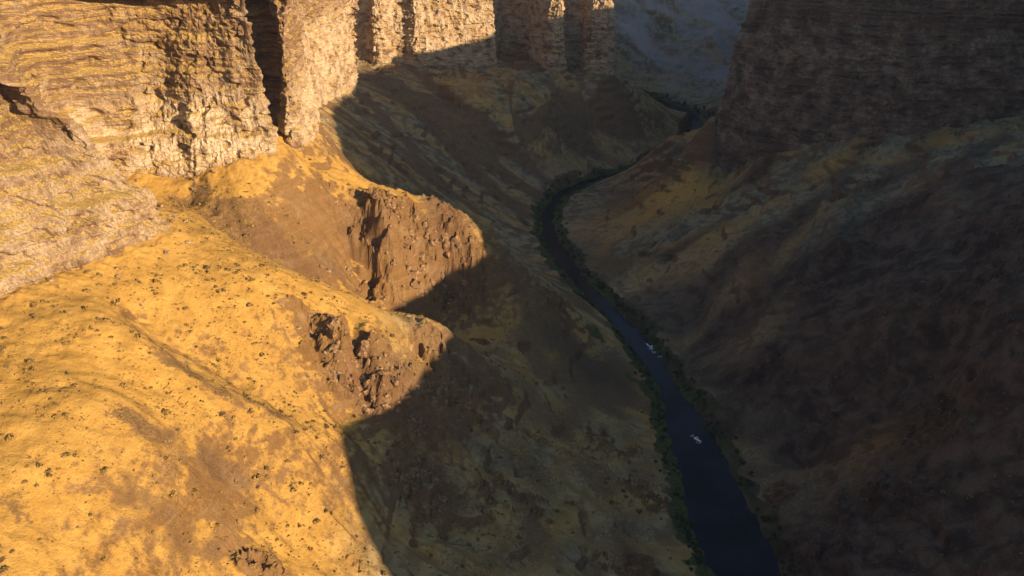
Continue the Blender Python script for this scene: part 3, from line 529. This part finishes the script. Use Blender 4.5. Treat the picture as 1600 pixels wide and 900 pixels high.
def wall(name, PTS, rim_tab, m_tab, slope_tab, pale_tab, dark, view, label, seed, nrow=170, pocket=1.0, step_w=0.62):
    P = np.array([(a, b, i) for i, (a, b) in enumerate(PTS)], float)
    F = catmull(P, 0.5)
    d = np.concatenate([[0], np.cumsum(np.hypot(np.diff(F[:, 0]), np.diff(F[:, 1])))])
    st = np.where((F[:, 2] > view[0]) & (F[:, 2] < view[1]), np.clip(np.hypot(F[:, 0], F[:, 1])/720, 0.65, 2.0), 7.0)
    # variable spacing
    cum = np.concatenate([[0], np.cumsum(np.diff(d)/st[1:])])
    q = np.arange(0, cum[-1], 1.0)
    s = np.interp(q, cum, d); bx = np.interp(s, d, F[:, 0]); by = np.interp(s, d, F[:, 1]); idx = np.interp(s, d, F[:, 2])
    def nrm(win):
        a = np.interp(s+win, d, F[:, 0])-np.interp(s-win, d, F[:, 0]); b = np.interp(s+win, d, F[:, 1])-np.interp(s-win, d, F[:, 1])
        l = np.hypot(a, b)+1e-9; return -b/l, a/l
    n1 = nrm(7.0); n2 = nrm(45.0); n3 = nrm(220.0)
    zb = ground_z(bx+n1[0]*0, by+n1[1]*0)
    zb = np.minimum(zb, np.minimum(ground_z(bx+n1[0]*12, by+n1[1]*12), ground_z(bx-n1[0]*4, by-n1[1]*4)))-7.0
    rim = interp_tab(rim_tab, idx)+2.5*perlin(s/23, 0, 0, seed)+1.2*perlin(s/6, 0, 0, seed+1); m = interp_tab(m_tab, idx); sl = interp_tab(slope_tab, idx); pale = interp_tab(pale_tab, idx)
    t = (np.arange(nrow)/(nrow-1.0))[:, None]
    Z = zb[None]+(rim-zb)[None]*t
    S = np.broadcast_to(s[None], Z.shape)
    warp = 4.0*fbm(S/70, Z/200, 0, seed+3, 2)+1.0*perlin(S/9, Z/60, 0, seed+4)
    ks = [np.clip(0.9+1.6*perlin(S/45, 0.0, i*3.1, seed+5), 0.05, 2.2) for i in range(len(BENCH))]
    sb = (setback(Z, warp, ks)-setback(zb[None]+0*Z, warp, ks))*m[None]
    for hh, ww, oo in ((9.5, 2.3, 0.0), (4.1, 0.8, 5.0)):
        q = (Z+warp+0.12*hh*perlin(S/25, oo, 0, seed+40))/hh; q0 = (zb[None]+warp)/hh
        fl = np.floor(q); amp = 0.6+1.3*np.clip(perlin(S/34, fl*0.71+oo, 0, seed+41)+.4, 0, 1)
        sb = sb+step_w*ww*(0.22*(q-q0)+(sstep(.74, .99, q-fl)-(q-fl))*amp)
    over = np.clip(Z-228, 0, None); sb = sb+sl[None]*over*(1+0.25*perlin(S/30, Z/30, 0, seed+6))
    kn = np.clip(sl*1.3, 0, 1)[None]
    # buttresses and re-entrants, columns, joints, flow layering
    up = sstep(0, 18, Z-zb[None]-7)
    big = ridged((S+6*perlin(S/30, Z/40, 0, seed+7))/46, Z/230, 0, seed+8, 2)*5.0*(0.35+0.65*up)
    mid = ridged(S/15+0.3*perlin(S/9, Z/12, 0, seed+9), Z/70, 0, seed+10, 2)*2.1*(0.4+0.6*up)
    colm = (np.abs(perlin(S/4.2, Z/34, 0, seed+11))*2-0.5)*1.25
    gate = sstep(-0.1, 0.25, perlin(S/40, Z/14, 0, seed+12))
    lay = perlin(S/60, (Z+warp)/4.6, 0, seed+13)*1.5+perlin(S/30, (Z+warp)/1.9, 0, seed+14)*0.7
    rgh = fbm(S/5.5, Z/4.0, 0, seed+15, 4)*1.5
    disp = big+mid-colm*(0.4+0.8*gate)+lay+rgh
    disp = disp*0.85+blocks(S+2*perlin(S/11, Z/9, 0, seed+22), Z+warp+1.5*perlin(S/13, Z/30, 0, seed+21), 7.5, 6.5, 3)*1.5*gate*min(1,.4+pocket)+blocks(S+perlin(S/5, Z/4, 0, seed+24), Z+warp, 3.0, 2.6, 8)*0.75
    disp = disp-pocket*4.2*sstep(.16, .30, perlin((S+3*perlin(S/6,Z/5,0,seed+31))/13, (Z+warp)/8.5, 0, seed+30))*sstep(8,20,Z-zb[None])
    disp = disp*(1-0.15*kn)
    off = sb-disp
    bl = sstep(0, 60, sb)
    nX = n1[0][None]*(1-bl)+n2[0][None]*bl; nY = n1[1][None]*(1-bl)+n2[1][None]*bl
    X = bx[None]+nX*off; Y = by[None]+nY*off
    Zo = Z+0.9*fbm(S/7, Z/7, 3.3, seed+16, 3)+kn*sstep(10, 40, over)*(2.6*ridged(S/24, Z/9, 0, seed+17, 3))
    rows = [np.stack([X, Y, Zo], -1)]
    pal = [np.broadcast_to(pale[None], Z.shape)*sstep(4, 14, Z-zb[None])*sstep(275, 245, Z+10*perlin(S/30, Z/20, 0, seed+18))]
    for k, (e, dz) in enumerate(((7, 1.0), (18, 2.5), (40, 4), (80, 7), (150, 9), (260, 11), (420, 12))):
        f = min(1, e/60); g = sstep(60, 400, e)
        ex = (n2[0]*(1-g)+n3[0]*g)*e; ey = (n2[1]*(1-g)+n3[1]*g)*e
        rows.append(np.stack([X[-1]+ex, Y[-1]+ey, Zo[-1]+dz+1.5*perlin(s/20, e/20, 0, seed+20)], -1)[None])
        pal.append(np.zeros((1, len(s))))
    Vv = np.concatenate(rows, 0); pal = np.concatenate(pal, 0)
    nr = Vv.shape[0]
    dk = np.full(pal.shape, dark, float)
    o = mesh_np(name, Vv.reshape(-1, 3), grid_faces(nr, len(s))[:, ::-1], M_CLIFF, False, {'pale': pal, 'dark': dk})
    return tag(o, label, None, None, 'structure')

wall('canyon_wall', WALL_L,
     [(0, 345), (8, 345), (11, 338), (13, 330), (60, 330)],
     [(0, 1.2), (8, 1.0), (11, .8), (12.2, .5), (13, .15), (18, .15), (24, .25), (60, .3)],
     [(0, .6), (6.4, .55), (7.4, .38), (8.4, .22), (9.5, .14), (11, .10), (12.3, .05), (13, .0), (60, .0)],
     [(0, .35), (8, .4), (11, .8), (12.3, 1.0), (13.2, .7), (17, .5), (20, .8), (60, .5)],
     0.0, (3.2, 49.5), 'sunlit layered basalt cliffs along the left side of the canyon', 200)
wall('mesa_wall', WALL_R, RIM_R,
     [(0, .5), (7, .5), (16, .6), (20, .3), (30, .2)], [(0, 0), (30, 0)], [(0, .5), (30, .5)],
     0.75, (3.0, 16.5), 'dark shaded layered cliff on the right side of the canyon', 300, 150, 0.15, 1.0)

# ---------------------------------------------------------------- growth, stones and white water
rs = np.random.RandomState(7)
CAMZ = 400.0; SP, CP = math.sin(math.radians(24)), math.cos(math.radians(24))
def to_px(x, y, z):
    z = z-CAMZ; d = y*CP-z*SP
    return 800+1386*x/d, 450-1386*(y*SP+z*CP)/d, d
def in_view(x, y, z, m=30):
    a, b, d = to_px(x, y, z)
    return (a > -m) & (a < 1600+m) & (b > -m) & (b < 900+m) & (d > 50)
bpy.context.view_layer.update()
DG = bpy.context.evaluated_depsgraph_get()
def sees(x, y, z, target=None):
    """is the straight line from the point to the target (or to the sun) free"""
    o = Vector((x, y, z+1.6))
    if target is None: d = to_sun; L = 5000.0
    else: d = (target-o); L = d.length; d = d.normalized()
    return not scene.ray_cast(DG, o, d, distance=L-1)[0]

def tuft(n, rad, hgt, rr, leaf=0.34, lumps=3):
    """a low bush: many leaf faces spread over a few lumps, on the ground"""
    V = []; Fc = []
    cs = [(rr.uniform(-.45, .45)*rad, rr.uniform(-.45, .45)*rad, hgt*rr.uniform(.35, .6), rr.uniform(.45, .8)) for _ in range(lumps)]
    for i in range(n):
        c = cs[i % lumps]; v = rr.normal(size=3); v /= np.linalg.norm(v); v[2] = abs(v[2])*0.9-0.15
        r = rr.uniform(.75, 1.05)*c[3]
        p = np.array([c[0]+v[0]*r*rad, c[1]+v[1]*r*rad, max(0.02, c[2]*0.6+v[2]*r*hgt)])
        a = rr.normal(size=3); a /= np.linalg.norm(a); b = np.cross(a, rr.normal(size=3)); b /= np.linalg.norm(b)+1e-9
        s = leaf*rad*rr.uniform(.6, 1.3); k = len(V)
        V += [p-a*s, p+b*s*.7, p+a*s, p-b*s*.7]; Fc.append((k, k+1, k+2, k+3))
    return np.array(V), np.array(Fc)

# candidate spots for the brush
def spots(n, x0, x1, y0, y1, seed):
    r = np.random.RandomState(seed)
    x = r.uniform(x0, x1, n); y = r.uniform(y0, y1, n); z = ground_z(x, y)
    g = grid_at(MK['bank'], x, y) > 12
    wall_ok = (grid_at(MK['dw'], x, y) > 7)
    inside = (x > np.interp(y, [p[1] for p in WALL_L[:42]][:20], [p[0] for p in WALL_L[:42]][:20])+6) | (y > 840)
    k = g & wall_ok & inside & in_view(x, y, z) & (r.uniform(size=n) < np.clip(0.45+1.1*fbm(x/38, y/38, 0, 400, 3)+1.4*fbm(x/9, y/9, 0, 410, 2), .04, 1))
    return x[k], y[k], z[k]
bx_, by_, bz_ = spots(6500, -300, 40, 230, 640, 1)
sz_ = np.clip(np.exp(rs.normal(-.15, .42, len(bx_))), .45, 2.0)
_, _, dd = to_px(bx_, by_, bz_)
order = np.argsort(-(sz_/dd))
protos = []
for k in range(6):
    V_, F_ = tuft(110, 1.0, 0.85, np.random.RandomState(50+k))
    protos.append(mesh_np('sagebrush', V_, F_, M_SAGE if k % 3 else M_SAGE_DK, False, link=False))
made = 0; rest = []
camv = Vector((0, 0, 400))
for i in order:
    if made < 300 and sees(bx_[i], by_[i], bz_[i], camv):
        if True:
            pr = protos[made % 6]; o = pr.copy(); COL.objects.link(o); o.name = 'sagebrush'
            o.location = (bx_[i], by_[i], bz_[i]-0.08); s = float(sz_[i])*1.05
            o.scale = (s, s*rs.uniform(.8, 1.2), s*rs.uniform(.75, 1.1)); o.rotation_euler = (0, 0, rs.uniform(0, 6.28))
            lit = sees(bx_[i], by_[i], bz_[i])
            grey = (made % 3) == 0
            lab = ('grey green' if grey else 'brown green')+' sagebrush bush on the '+('sunlit golden slope' if lit else 'shaded slope')+' in the near left of the canyon'
            tag(o, lab, 'bush', 'sagebrush scattered over the near left slope'); made += 1
    else: rest.append(i)

def scatter(name, X, Y, Z, S, mat, nl, label, seed, hz=0.85):
    r = np.random.RandomState(seed); prot = [tuft(nl, 1.0, hz, np.random.RandomState(seed+k), 0.5) for k in range(8)]
    VV, FF = [], []; off = 0
    for j in range(len(X)):
        v, f_ = prot[j % 8]; a = r.uniform(0, 6.28); c, s = math.cos(a), math.sin(a)
        VV.append(np.stack([(v[:, 0]*c-v[:, 1]*s)*S[j]+X[j], (v[:, 0]*s+v[:, 1]*c)*S[j]+Y[j], v[:, 2]*S[j]+Z[j]-0.06], -1)); FF.append(f_+off); off += len(v)
    o = mesh_np(name, np.vstack(VV), np.vstack(FF), mat, False)
    return tag(o, label, None, None, 'stuff')
rest = np.array(rest)
scatter('low_brush', bx_[rest], by_[rest], bz_[rest], sz_[rest]*0.9, M_SAGE, 26, 'small dry brush scattered over the near left slope', 60)
x, y, z = spots(30000, -300, 40, 230, 640, 2)
scatter('dry_tufts', x, y, z, np.clip(np.exp(rs.normal(-.85, .35, len(x))), .2, .9), M_SAGE, 12, 'small dry grass tufts on the near left slope', 61)
x, y, z = spots(9000, -250, 560, 380, 1500, 3)
scatter('slope_brush', x, y, z, np.clip(np.exp(rs.normal(-.05, .35, len(x))), .4, 2.2), M_SAGE_DK, 16, 'dark low brush scattered over the shaded slopes', 62)

# ---- boulders
def boulder_mesh(seed, mat=None, chips=7):
    import bmesh
    bm = bmesh.new(); bmesh.ops.create_icosphere(bm, subdivisions=3, radius=1.0)
    me = bpy.data.meshes.new('boulder')
    bm.to_mesh(me); bm.free()
    co = np.empty(len(me.vertices)*3, np.float32); me.vertices.foreach_get('co', co); co = co.reshape(-1, 3)
    n = co/np.linalg.norm(co, axis=1)[:, None]
    r = 1+0.55*perlin(n[:, 0]*1.1, n[:, 1]*1.1, n[:, 2]*1.1+seed*5, seed)+0.22*perlin(n[:, 0]*3, n[:, 1]*3, n[:, 2]*3, seed+5)
    co = n*r[:, None]
    rr = np.random.RandomState(seed)
    for _ in range(chips):                                   # chip flat facets
        d = rr.normal(size=3); d /= np.linalg.norm(d); h = rr.uniform(.62, .85)
        e = np.clip(co@d-h, 0, None); co = co-e[:, None]*d
    co[:, 2] *= 0.8
    me.vertices.foreach_set('co', co.astype(np.float32).ravel()); me.materials.append(mat or M_ROCK); me.update()
    return me
bmesh_v = [boulder_mesh(s) for s in (3, 9, 14, 22)]
bmesh_d = [boulder_mesh(s, M_ROCK_SHADE) for s in (5, 11, 16, 28)]
bmesh_c = [boulder_mesh(s, M_CRAG, 16) for s in (31, 37, 41, 43, 47)]
r = np.random.RandomState(12)
def put_boulders(n, cx, cy, rx, ry, smin, smax, label, group):
    c = 0
    for _ in range(n*6):
        if c >= n: break
        x = cx+r.normal()*rx; y = cy+r.normal()*ry; z = float(ground_z(x, y)[0])
        if not in_view(x, y, z, 0) or float(grid_at(MK['bank'], x, y)) < 1 or not sees(x, y, z, camv): continue
        s = r.uniform(smin, smax); o = bpy.data.objects.new('boulder', (bmesh_d if 'dark' in label else bmesh_v)[(c+int(cx)) % 4]); COL.objects.link(o)
        o.location = (x, y, z+0.15*s); o.scale = (s, s*r.uniform(.7, 1.1), s*r.uniform(.6, .95)); o.rotation_euler = (r.uniform(-.3, .3), r.uniform(-.3, .3), r.uniform(0, 6.28))
        tag(o, label, 'boulder', group); c += 1
for (n, cx, cy, rx, ry, a, b, lab, grp) in BOULDERS: put_boulders(n, cx, cy, rx, ry, a, b, lab, grp)

# angular crags that break out of the two spurs
for (cx, cy, rr_, n, label, group) in CRAGS:
    k = 0
    for _ in range(n*25):
        if k >= n: break
        x = cx+r.normal()*rr_; y = cy+r.normal()*rr_*.8
        if float(grid_at(PM['rock'], x, y)) < .45: continue
        z = float(ground_z(x, y)[0]); g = abs(float(ground_z(x+1.5, y)[0])-z)+abs(float(ground_z(x, y+1.5)[0])-z)
        if g < .9 or not in_view(x, y, z, 0) or not sees(x, y, z, camv): continue
        s = r.uniform(1.6, 5.0); o = bpy.data.objects.new('crag', bmesh_c[k % 5]); COL.objects.link(o)
        o.location = (x, y, z-.2*s); o.scale = (s, s*r.uniform(.6, 1.0), s*r.uniform(.7, 1.5)); o.rotation_euler = (r.uniform(-.25, .25), r.uniform(-.25, .25), r.uniform(0, 6.28))
        tag(o, label, 'rock', group); k += 1

# fallen blocks along the foot of the sunlit walls
WLs = catmull(np.array([(a, b, 0) for a, b in WALL_L[4:22]], float), 1.0)
for k in range(46):
    i = r.randint(5, len(WLs)-5); d = WLs[i+3]-WLs[i-3]; d = d/np.hypot(d[0], d[1]); o_ = 3+abs(r.normal())*9
    x, y = WLs[i][0]+d[1]*o_, WLs[i][1]-d[0]*o_; z = float(ground_z(x, y)[0])
    if not in_view(x, y, z, 0) or not sees(x, y, z, camv): continue
    s = min(2.6, .7+abs(r.normal())*.9); o = bpy.data.objects.new('boulder', bmesh_v[k % 4]); COL.objects.link(o)
    o.location = (x, y, z+.15*s); o.scale = (s, s*r.uniform(.7, 1.1), s*r.uniform(.6, .95)); o.rotation_euler = (r.uniform(-.3, .3), r.uniform(-.3, .3), r.uniform(0, 6.28))
    tag(o, 'fallen block of rock along the foot of the sunlit left cliffs', 'boulder', 'blocks along the foot of the left cliffs')

# ---- riverside trees (trunk and crown)
def tree_parts(h, seed, leafmat):
    rr = np.random.RandomState(seed)
    segs = 7; V = []; Fc = []
    def limb(p, q, r0, r1):
        k = len(V); d = np.array(q)-np.array(p); d = d/np.linalg.norm(d); a = np.cross(d, [.3, .2, .9]); a /= np.linalg.norm(a); b = np.cross(d, a)
        for (c, rad) in ((p, r0), (q, r1)):
            for j in range(segs):
                t = 6.2832*j/segs; V.append(np.array(c)+rad*(a*math.cos(t)+b*math.sin(t)))
        for j in range(segs): Fc.append((k+j, k+(j+1) % segs, k+segs+(j+1) % segs, k+segs+j))
    top = (rr.uniform(-.3, .3), rr.uniform(-.3, .3), h*.45)
    limb((0, 0, -.5), top, .05*h, .032*h)
    lumps = []
    for j in range(6):
        a = 1.05*j+rr.uniform(-.4, .4); q = (top[0]+math.cos(a)*h*rr.uniform(.14, .28), top[1]+math.sin(a)*h*rr.uniform(.14, .28), h*rr.uniform(.5, .82))
        limb(top, q, .026*h, .008*h); lumps.append((q, h*rr.uniform(.14, .24)))
    lumps.append(((top[0], top[1], h*.86), h*.17)); lumps.append(((h*.12, 0, h*.36), h*.17)); lumps.append(((-h*.13, h*.05, h*.34), h*.16))
    tr = mesh_np('trunk', V, Fc, M_BARK, True, link=False)
    CV = []; CF = []
    for i in range(420):
        c, rad = lumps[i % len(lumps)]; v = rr.normal(size=3); v /= np.linalg.norm(v); p = np.array(c)+v*rad*rr.uniform(.5, 1.1)
        a = rr.normal(size=3); a /= np.linalg.norm(a); b = np.cross(a, rr.normal(size=3)); b /= np.linalg.norm(b)+1e-9; s = h*rr.uniform(.03, .06); k = len(CV)
        CV += [p-a*s, p+b*s*.7, p+a*s, p-b*s*.7]; CF.append((k, k+1, k+2, k+3))
    return tr, mesh_np('crown', CV, CF, leafmat, False, link=False)
tree_lib = [tree_parts(6.0, 70+k, M_LEAF if k % 3 else M_LEAF2) for k in range(5)]
def put_tree(x, y, s, label, group, k):
    root = bpy.data.objects.new('riverside_tree', None); COL.objects.link(root); root.empty_display_size = .5
    root.location = (x, y, float(ground_z(x, y)[0])); root.scale = (s, s, s); root.rotation_euler = (0, 0, r.uniform(0, 6.28))
    for src in tree_lib[k % 5]:
        c = src.copy(); COL.objects.link(c); c.parent = root
    tag(root, label, 'tree', group)
sarc = np.concatenate([[0], np.cumsum(np.hypot(np.diff(riv[:, 0]), np.diff(riv[:, 1])))])
def bank_point(s, side, off):
    x = np.interp(s, sarc, riv[:, 0]); y = np.interp(s, sarc, riv[:, 1]); w = np.interp(s, sarc, riv[:, 2])
    a = np.interp(s, sarc, nx); b = np.interp(s, sarc, ny)
    return x+a*side*(w+off), y+b*side*(w+off)
cnt = 0
for (y0, y1, side, n, smin, smax, label, group) in TREE_ROWS:
    s0 = np.interp(y0, riv[:, 1][:int(len(riv)*.8)], sarc[:int(len(riv)*.8)]); s1 = np.interp(y1, riv[:, 1][:int(len(riv)*.8)], sarc[:int(len(riv)*.8)])
    for j in range(n):
        s = s0+(s1-s0)*(j+r.uniform(0, .9))/n
        x, y = bank_point(s, side, r.uniform(1.0, 9.0))
        z = float(ground_z(x, y)[0])
        if not in_view(x, y, z, 0): continue
        put_tree(float(x), float(y), r.uniform(smin, smax), label, group, cnt); cnt += 1
# low growth along both banks
X, Y, S_ = [], [], []
for j in range(2600):
    s = r.uniform(np.interp(380, riv[:, 1][:200], sarc[:200]), sarc[-1]*.72); sd = r.choice((-1, 1)); x, y = bank_point(s, sd, abs(r.normal())*6.0)
    if perlin(x/22, y/22, 0, 500) < 0.02: continue
    X.append(x); Y.append(y); S_.append(r.uniform(.6, 1.9))
X = np.array(X); Y = np.array(Y); Z = ground_z(X, Y); k = in_view(X, Y, Z)
scatter('bank_growth', X[k], Y[k], Z[k], np.array(S_)[k], M_LEAF, 26, 'dense dark bushes and reeds lining both river banks', 63, 1.2)

# ---- white water
def rapids(x, y, L, W, ang, label, seed):
    nu, nv = 120, 34
    U, Vv = np.meshgrid(np.linspace(-1, 1, nu), np.linspace(-1, 1, nv))
    rad = np.sqrt(U**2+Vv**2)
    edge = 0.66-rad+1.1*fbm(U*2.4+seed, Vv*2.6, seed, 600, 4)
    k = np.clip(edge, -0.4, 1)
    zz = -0.25+0.42*sstep(-.05, .45, k)+0.28*fbm(U*6, Vv*3, seed, 610, 3)*sstep(0, .3, k)
    c, s = math.cos(ang), math.sin(ang)
    bend = 0.4*W*np.sin(U*2.2)
    PX = x+U*L*c-(Vv*W+bend)*s; PY = y+U*L*s+(Vv*W+bend)*c
    o = mesh_np('rapids', np.stack([PX, PY, zz], -1).reshape(-1, 3), grid_faces(nv, nu), M_FOAM)
    tag(o, label, 'white water')
for (x_, y_, L_, W_, a_, lab_, sd_) in RAPIDS:
    i_ = int(np.argmin((riv[:, 0]-x_)**2+(riv[:, 1]-y_)**2))
    rapids(x_, y_, L_, W_, math.atan2(ty[i_], tx[i_]), lab_, sd_)

# ---- the air in the canyon: a closed box of thin haze
HZ = bpy.data.materials.new('haze'); HZ.use_nodes = True
hn = HZ.node_tree.nodes; hn.remove(hn['Principled BSDF'])
pv = hn.new('ShaderNodeVolumePrincipled'); pv.inputs['Color'].default_value = (0.48, 0.62, 0.95, 1); pv.inputs['Density'].default_value = HAZE_D
pv.inputs['Anisotropy'].default_value = 0.0
HZ.node_tree.links.new(pv.outputs[0], hn['Material Output'].inputs['Volume'])
a, b, c0, c1 = 6100.0, 7100.0, -8.0, 640.0
hv = [(sx*a, sy, sz) for sz in (c0, c1) for (sx, sy) in ((-1, -6100.0), (1, -6100.0), (1, b), (-1, b))]
haze = mesh_np('haze', hv, [(0, 3, 2, 1), (4, 5, 6, 7), (0, 1, 5, 4), (1, 2, 6, 5), (2, 3, 7, 6), (3, 0, 4, 7)], HZ, False)
tag(haze, 'thin bluish air filling the canyon', None, None, 'stuff')
